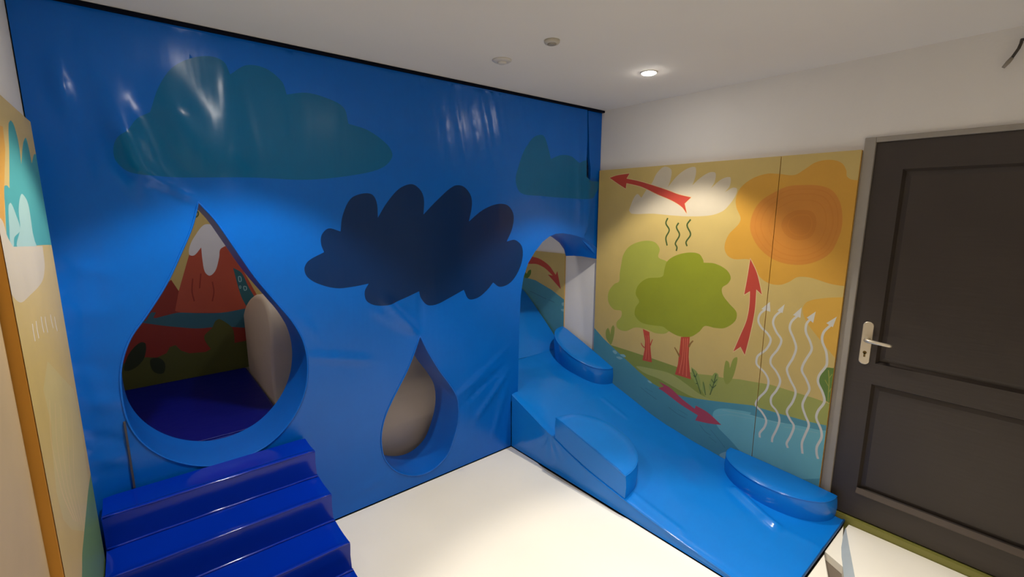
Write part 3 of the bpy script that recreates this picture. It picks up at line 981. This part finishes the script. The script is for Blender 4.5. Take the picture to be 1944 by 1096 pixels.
snow = V7([(548, 148), (480, 225), (450, 290), (450, 335), (480, 338), (522, 290, 'c'), (530, 370), (545, 440), (575, 463), (610, 430), (632, 350), (640, 300), (700, 260), (640, 180)])
SPEC_V = [
    ('poly', 'red_low', V7([(-100, 900), (200, 620), (338, 488), (400, 580), (500, 900)])),
    ('poly', 'red', V7([(360, 690), (385, 555), (445, 345), (495, 215), (545, 150), (640, 150)]) + V8([(200, 200), (330, 430), (460, 700), (300, 900)])),
    ('poly', 'red_low', V7([(-200, 690), (230, 640), (400, 690), (1100, 690), (1100, 1000), (-200, 1000)])),
    ('fill', 'snow', snow),
    ('line', 'red_low', V7([(470, 480), (466, 560), (480, 620)]), .008), ('line', 'red_low', V7([(520, 450), (512, 540)]), .008), ('line', 'red_low', V7([(590, 500), (600, 560), (590, 620)]), .008),
    ('fill', 'lava', V8([(190, 270, 'c'), (240, 300), (280, 380), (335, 472, 'c'), (272, 502, 'c'), (235, 430)])),
    ('ring', 'foam', V8([(222, 322), (234, 322), (237, 346), (226, 350)]), .006), ('ring', 'foam', V8([(252, 378), (266, 380), (267, 396), (256, 400)]), .006), ('ring', 'foam', V8([(228, 375), (235, 376), (235, 388), (229, 388)]), .004),
    ('fill', 'deep', V7([(100, 740), (180, 740), (215, 690), (245, 688, 'c'), (232, 722), (300, 708), (380, 690), (500, 692), (645, 690), (900, 660), (900, 770), (640, 775), (500, 786), (380, 778), (280, 768)])),
    ('poly', 'bank', V7([(-200, 1000), (60, 1000), (180, 962), (250, 965), (310, 938), (330, 900), (365, 888), (400, 922), (450, 938), (550, 930), (600, 900), (700, 880), (1100, 800), (1100, 1500), (-200, 1500)])),
    ('fill', 'bank', V7([(540, 840), (590, 780), (610, 740), (640, 730), (720, 800), (700, 1000), (600, 930)])),
    ('fill', 'shade_leaf', V7([(50, 1040), (60, 985), (95, 920), (150, 872), (182, 880), (176, 960), (135, 1015), (80, 1045)])),  # darkest green leaf of the print
    ('fill', 'shade_leaf', V7([(210, 980), (260, 965), (300, 1000), (290, 1060), (230, 1050)])),
    ('ring', 'ink', V7([(490, 80), (502, 72), (503, 92), (490, 104)]), .008),
]
mural_panel('dim volcano mural seen through the large drop-shaped hole', rect((XL + .02, .531), (-1.9, 2.2)), SPEC_V, 1, YB - .02, YB - .0015, (0, -1, 0), base='yellow')


# mural panel on the left wall
def L1(p): return tr(0, 150, 3.655, p)
def L2(p): return tr(0, 440, 3.655, p)
def L3(p): return tr(0, 740, 3.079, p)


XLP = -3.17
SPEC_L = [
    ('poly', 'orange', L1([(-400, 200), (20, 330), (36, 480), (30, 760), (36, 1096), (-400, 1400)])),
    ('fill', 'teal', L1([(60, 310), (75, 288), (100, 330), (130, 450), (148, 592, 'c'), (160, 450), (178, 408), (200, 480), (220, 588, 'c'), (240, 520), (270, 560), (330, 800), (420, 1000), (450, 1170, 'c')]) + L2([(340, 92), (70, 104), (50, 60)]) + L1([(36, 900), (30, 745), (50, 740), (66, 760, 'c'), (64, 500)])),
    ('fill', 'pale_teal', L1([(60, 880), (75, 860), (110, 940), (140, 1050)]) + L2([(100, 40), (95, 104), (75, 104)]) + L1([(64, 1020)])),
    ('fill', 'pale_teal', L1([(130, 900), (150, 798), (190, 850), (215, 980), (226, 1060)]) + L2([(240, 60), (250, 102), (120, 104)]) + L1([(140, 1040)])),
    ('fill', 'cream', L2([(-20, 20), (0, 110), (20, 220), (50, 370), (95, 455), (145, 492), (200, 450), (290, 350), (310, 250), (302, 150), (295, 100, 'c'), (90, 105, 'c'), (50, 30), (20, -70), (-10, -100)])),
    ('poly', 'pale', L2([(330, 900), (300, 1096)]) + L3([(300, 200), (310, 400), (330, 600), (370, 760), (420, 820), (500, 830), (520, 560), (470, 200), (430, 0)])),
    ('fill', 'green', L3([(505, 700), (520, 560), (542, 470), (600, 640), (620, 1000), (640, 1200), (500, 1300), (480, 1000), (490, 860)])),
]
for (x, y0, y1) in ((225, 640, 760), (250, 620, 740), (285, 590, 700), (312, 590, 700), (350, 575, 670), (378, 590, 690)):
    SPEC_L.append(('line', 'snow', L2([(x, y0), (x + 8, (y0 + y1) / 2), (x + 20, y1)]), .008))
for k in range(5):
    SPEC_L.append(('line', 'outline', L3([(290 + k * 32, 60 + 20 * k), (300 + k * 32, 300), (345 + k * 22, 520), (370 + k * 20, 620), (430 + k * 14, 760 + k * 10)]), .006))
yl0 = at(56, 738, 0, XLP)[1]
mural_panel('yellow mural panel on the left wall with teal treetops and an orange edge', rect((yl0, .0), (-.215, 2.026)), SPEC_L, 0, XLP, XL + .0015, (1, 0, 0), base='yellow', edge=M_edge)
tag(box('wall_pad', (XL + .001, -2.4, 0), (XL + .012, yl0 - .004, 1.9), mat('tan_pad_vinyl', (196, 172, 132), rough=.5), None, .004), 'plain beige wall pad on the left wall beside the orange panel edge', 'wall pad')

# ------------------------------------------------------------------ inside the structure
plat = tag(empty('play_platform', (-2.79, .88, 0)), 'dark navy padded platform behind the large drop-shaped hole', 'platform')
bm = bmesh.new()
add_box(bm, (XL + .01, T + .012, .0), (-2.372, YB - .002, .53), .02, 4)
link_bm('foam_block', bm, M_plat, plat, False)
bm = bmesh.new()
pp = [(-3.1 + .7 * i / 24, T + .032 + .004 * noise.noise((i * .8, 0, 0)), .531 + .003 * noise.noise((i * .7, 3, 0))) for i in range(25)]
add_tube(bm, pp, .007, 8)
link_bm('edge_piping', bm, M_plat, plat, True)

hump = tag(empty('padded_partition', (-1.9, 1.0, 0)), 'beige padded round-topped block behind the two drop-shaped holes', 'padded block')
bm = bmesh.new()
prof = spline([(1.46, -.0, 'c'), (.37, -.0, 'c'), (.40, .22), (.56, .42), (.63, .6), (.61, .84), (.56, 1.0), (.60, 1.12), (.72, 1.19), (1.0, 1.17), (1.3, 1.06), (1.46, .96, 'c')], True, 6)
ins = grow(prof, -.03)
secs = [(-2.366, ins), (-2.362, grow(prof, -.012)), (-2.345, prof), (-1.02, prof), (-.99, ins)]
R_ = [[bm.verts.new((x, y, max(z, 0))) for y, z in p] for x, p in secs]
n = len(prof)
for P, Q in zip(R_, R_[1:]):
    for i in range(n): bm.faces.new((P[i], P[(i + 1) % n], Q[(i + 1) % n], Q[i]))
bm.faces.new(R_[0][::-1])
bm.faces.new(R_[-1])
bmesh.ops.recalc_face_normals(bm, faces=bm.faces)
o = link_bm('foam_body', bm, M_beige, hump, True)
o.data.set_sharp_from_angle(angle=math.radians(45))

# ------------------------------------------------------------------ white mats on the floor
def mat_slab(label, poly, z0, z1, m, name='floor_mat', r=.006, amp=.004, seed=0, tuck=()):
    root = tag(empty(name, (np.mean([p[0] for p in poly]), np.mean([p[1] for p in poly]), z0)), label, 'floor mat')
    v, f, mi = printed_sheet(grow(poly, -r), [], [], .06, lambda u, v: (u, v, z1 + amp * (noise.noise((u * 1.3, v * 1.1, seed)) + .5 * noise.noise((u * 3.7, v * 2.9, seed + 3)) - .6)))
    sheet_object('top_cover', (v, f, mi), [m], root, True, (0, 0, 1))
    bm = bmesh.new()
    inn = grow(poly, -r)
    O = [bm.verts.new((p[0], p[1], z0)) for p in poly]
    Mi = [bm.verts.new((p[0], p[1], z1 - r - .004)) for p in poly]
    I = [bm.verts.new((p[0], p[1], z1 + amp * (noise.noise((p[0] * 1.3, p[1] * 1.1, seed)) + .5 * noise.noise((p[0] * 3.7, p[1] * 2.9, seed + 3)) - .6))) for p in inn]
    k = len(poly)
    for P, Q in ((O, Mi), (Mi, I)):
        for i in range(k): bm.faces.new((P[i], P[(i + 1) % k], Q[(i + 1) % k], Q[i]))
    bmesh.ops.recalc_face_normals(bm, faces=bm.faces)
    link_bm('side_band', bm, m, root, False)
    return root


def fl(px, py): return tuple(at(px, py, 2, 0)[:2])


gap = [(-W - .006, -.003), (-W - .007, -.30), (-W - .03, -.40), (-W - .034, -.55), (-W - .026, -.75), (-W - .018, -.95), (-W - .007, -1.06), (-W - .0065, -1.2)]
main_poly = [(-2.352, -.003)] + gap + [(-W - .0065, -1.8605), fl(1565, 1050), fl(1574, 1098), (-.62, -2.1), (-.77, -2.2), (-.78, -2.5), (-.8, YF + .02), (XL + .03, YF + .02), (XL + .03, -1.01), (-3.155, -.9), (-2.337, -.795)]
main_poly = [(p[0], p[1]) for p in main_poly]
big = mat_slab('large cream white floor mat between the blue steps and the slide', main_poly, -.045, 0, M_white, seed=1)
bm = bmesh.new()
A = [bm.verts.new((p[0] - .002, p[1], -.010)) for p in gap]
B = [bm.verts.new((-W - .0045, p[1], -.014)) for p in gap]
for k in range(len(gap) - 1): bm.faces.new((A[k], B[k], B[k + 1], A[k + 1]))
bmesh.ops.recalc_face_normals(bm, faces=bm.faces)
tag(link_bm('edge_flap', bm, mat('shaded_mat_edge', (206, 196, 180), rough=.5), big), 'turned down edge of the mat with its shade painted grey')  # white mat edge in shade, the shade put into its grey colour
wedge = tag(empty('wedge_mat', (-.3, -2.4, -.045)), 'white padded mat with shade painted grey on its flank, lying in front of the dark door', 'floor mat')
ebp = [(1605, 1003, .0), (1600, 1020, .0), (1597, 1040, .0), (1597.5, 1058, .0), (1600, 1077, .0), (1602, 1096, .0)]
etp = [(1606, 1003, .003), (1609, 1020, .012), (1612.5, 1040, .020), (1616, 1058, .026), (1619.5, 1077, .030), (1623, 1096, .034)]
edge_bot = [tuple(at(x, y, 2, z)) for x, y, z in ebp] + [(-.62, -2.035, 0), (-.70, -2.12, 0), (-.72, -2.5, 0), (-.72, YF + .02, 0)]
edge_top = [tuple(at(x, y, 2, z)) for x, y, z in etp] + [(-.60, -2.06, .036), (-.67, -2.13, .036), (-.69, -2.5, .036), (-.69, YF + .02, .036)]
fp = [(-.062, -1.8625), (-.365, -1.8625), fl(1600, 1076)] + [p[:2] for p in edge_bot[3:0:-1]]
bm = bmesh.new()
A = [bm.verts.new((p[0], p[1], -.002)) for p in fp]
B = [bm.verts.new((p[0], p[1], -.043)) for p in fp]
bm.faces.new(A)
bm.faces.new(B[::-1])
for k in range(len(fp)): bm.faces.new((A[k], A[(k + 1) % len(fp)], B[(k + 1) % len(fp)], B[k]))
bmesh.ops.recalc_face_normals(bm, faces=bm.faces)
link_bm('front_flap', bm, M_white, wedge)
bm = bmesh.new()
rightt = [(-.024, -1.885 - .0 * k, -.002) for k in range(1)] + [(-.024, y, -.001) for y in (-1.905, -1.94, -1.98, -2.03, -2.1, -2.25, -2.45, -2.7, YF + .02)]
vt = [bm.verts.new(p) for p in edge_top]
vb = [bm.verts.new(p) for p in edge_bot]
vbb = [bm.verts.new((p[0], p[1], -.045)) for p in edge_bot]
vm = [bm.verts.new(((a[0] + b[0]) / 2 + .01, (a[1] + b[1]) / 2, (a[2] + b[2]) / 2 + .008)) for a, b in zip(edge_top, rightt)]
vr = [bm.verts.new(p) for p in rightt]
vrb = [bm.verts.new((p[0], p[1], -.045)) for p in rightt]
for i in range(len(vt) - 1):
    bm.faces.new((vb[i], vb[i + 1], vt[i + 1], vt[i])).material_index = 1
    bm.faces.new((vbb[i], vbb[i + 1], vb[i + 1], vb[i]))
    bm.faces.new((vt[i], vt[i + 1], vm[i + 1], vm[i]))
    bm.faces.new((vm[i], vm[i + 1], vr[i + 1], vr[i]))
    bm.faces.new((vr[i], vr[i + 1], vrb[i + 1], vrb[i]))
bmesh.ops.recalc_face_normals(bm, faces=bm.faces)
o = link_bm('padded_cover', bm, [M_white, mat('shade_grey_flank', (176, 184, 186), rough=.4)], wedge, True)  # flank darkened by a grey colour that stands in for shade
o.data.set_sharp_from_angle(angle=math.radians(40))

# ------------------------------------------------------------------ ceiling fittings
def downlight(label, x, y, lit=True):
    root = tag(empty('downlight', (x, y, H)), label, 'ceiling light', 'lit recessed downlights')
    bm = bmesh.new()
    prof = [(.0375, -.001), (.038, -.006), (.043, -.007), (.048, -.004), (.049, -.0005)]
    rings = [[bm.verts.new((x + r * math.cos(2 * math.pi * k / 40), y + r * math.sin(2 * math.pi * k / 40), H + h)) for k in range(40)] for r, h in prof]
    for A, B in zip(rings, rings[1:]):
        for k in range(40): bm.faces.new((A[k], A[(k + 1) % 40], B[(k + 1) % 40], B[k]))
    link_bm('trim_ring', bm, M_plastic, root, True)
    bm = bmesh.new()
    add_lathe(bm, [(.037, -.0005), (.037, -.006), (.033, -.011), (.024, -.012), (.013, -.014), (.004, -.0145)], (x, y, H), n=32)
    link_bm('lens', bm, M_lamp, root, True)
    return root


LAMPS = [(-.625, -.831, 1.0, 'lit round downlight in the ceiling near the mural wall'),
         (-2.6, -.69, 1.0, 'lit round downlight above the blue steps'),
         (-1.5, -2.15, 2.3, 'added unseen fill lamp in the ceiling over the floor mat')]  # last lamp is added, unseen, to brighten the mat and bounce light
for x, y, k, lab in LAMPS:
    downlight(lab, x, y)
    L = bpy.data.lights.new('downlight_beam', 'SPOT')
    L.energy = 80 * k
    L.color = (1, .95, .88)
    L.spot_size = math.radians(97 if y > -2 else 70)
    L.spot_blend = .32
    L.shadow_soft_size = .03
    o = bpy.data.objects.new('downlight_beam', L)
    o.location = (x, y, H - .02)
    COL.objects.link(o)
for x, y, e in ((-1.55, .5, 15), (-2.85, .7, 9)):      # lamps inside the structure, behind the blue wall
    L = bpy.data.lights.new('inner_lamp_beam', 'SPOT')
    L.energy = e
    L.color = (1, .92, .82)
    L.spot_size = math.radians(150)
    L.spot_blend = .4
    L.shadow_soft_size = .05
    o = bpy.data.objects.new('inner_lamp_beam', L)
    o.location = (x, y, H - .03)
    COL.objects.link(o)

det = tag(empty('smoke_detector', (-1.387, -.47, H)), 'white ceiling sensor with a wide flange and small centre nub', 'sensor')
bm = bmesh.new()
add_lathe(bm, [(.05, 0), (.05, -.004), (.043, -.009), (.03, -.011)], (-1.387, -.47, H), n=40)
link_bm('flange', bm, M_plastic, det, True)
bm = bmesh.new()
add_lathe(bm, [(.024, -.008), (.022, -.016), (.017, -.020), (.006, -.022)], (-1.387, -.47, H), n=32)
link_bm('sensor_nub', bm, M_plastic, det, True)
un = tag(empty('ceiling_cap', (-1.385, -.833, H)), 'small grey unlit round cap on the ceiling beside the sensor', 'ceiling cap')
bm = bmesh.new()
add_lathe(bm, [(.036, 0), (.036, -.008), (.031, -.014), (.024, -.015)], (-1.385, -.833, H), n=36)
link_bm('cap_ring', bm, M_grey, un, True)
bm = bmesh.new()
add_lathe(bm, [(.022, -.013), (.02, -.018), (.01, -.019)], (-1.385, -.833, H), n=28)
link_bm('cap_centre', bm, mat('taupe_plastic', (160, 150, 132), rough=.5), un, True)

wire = tag(empty('cable_stub', (0, -2.225, 2.44)), 'short dark cable stub sticking out of the wall above the door', 'cable')
bm = bmesh.new()
add_tube(bm, [tuple(p) for p in (at(1952, 78, 0, -.001), at(1946, 75, 0, -.008), at(1940, 75, 0, -.02), at(1938.5, 82, 0, -.03), at(1934, 92, 0, -.035), at(1921, 110, 0, -.035))], .0055, 8)
link_bm('cable', bm, M_cable, wire, True)
bm = bmesh.new()
add_tube(bm, [tuple(p) for p in (at(1922, 109, 0, -.035), at(1914, 118, 0, -.033), at(1904, 129, 0, -.03))], [.007, .0085, .006], 8)
link_bm('connector', bm, M_ctip, wire, True)

# ------------------------------------------------------------------ camera and view
cam = bpy.data.cameras.new('camera')
cam.sensor_width = 36
cam.lens = F_PX / 1944 * 36
cam.clip_start = .02
co = bpy.data.objects.new('camera', cam)
m3 = Matrix((RT, UP, -FW)).transposed()
co.matrix_world = Matrix.Translation(CAM) @ m3.to_4x4()
COL.objects.link(co)
SC.camera = co
w = bpy.data.worlds.new('world')
w.use_nodes = True
w.node_tree.nodes['Background'].inputs[0].default_value = (.9, .92, 1, 1)
w.node_tree.nodes['Background'].inputs[1].default_value = .0
SC.world = w
SC.view_settings.view_transform = 'Standard'
SC.view_settings.look = 'None'
SC.view_settings.gamma = 1
SC.view_settings.use_curve_mapping = False
SC.view_settings.exposure = .08
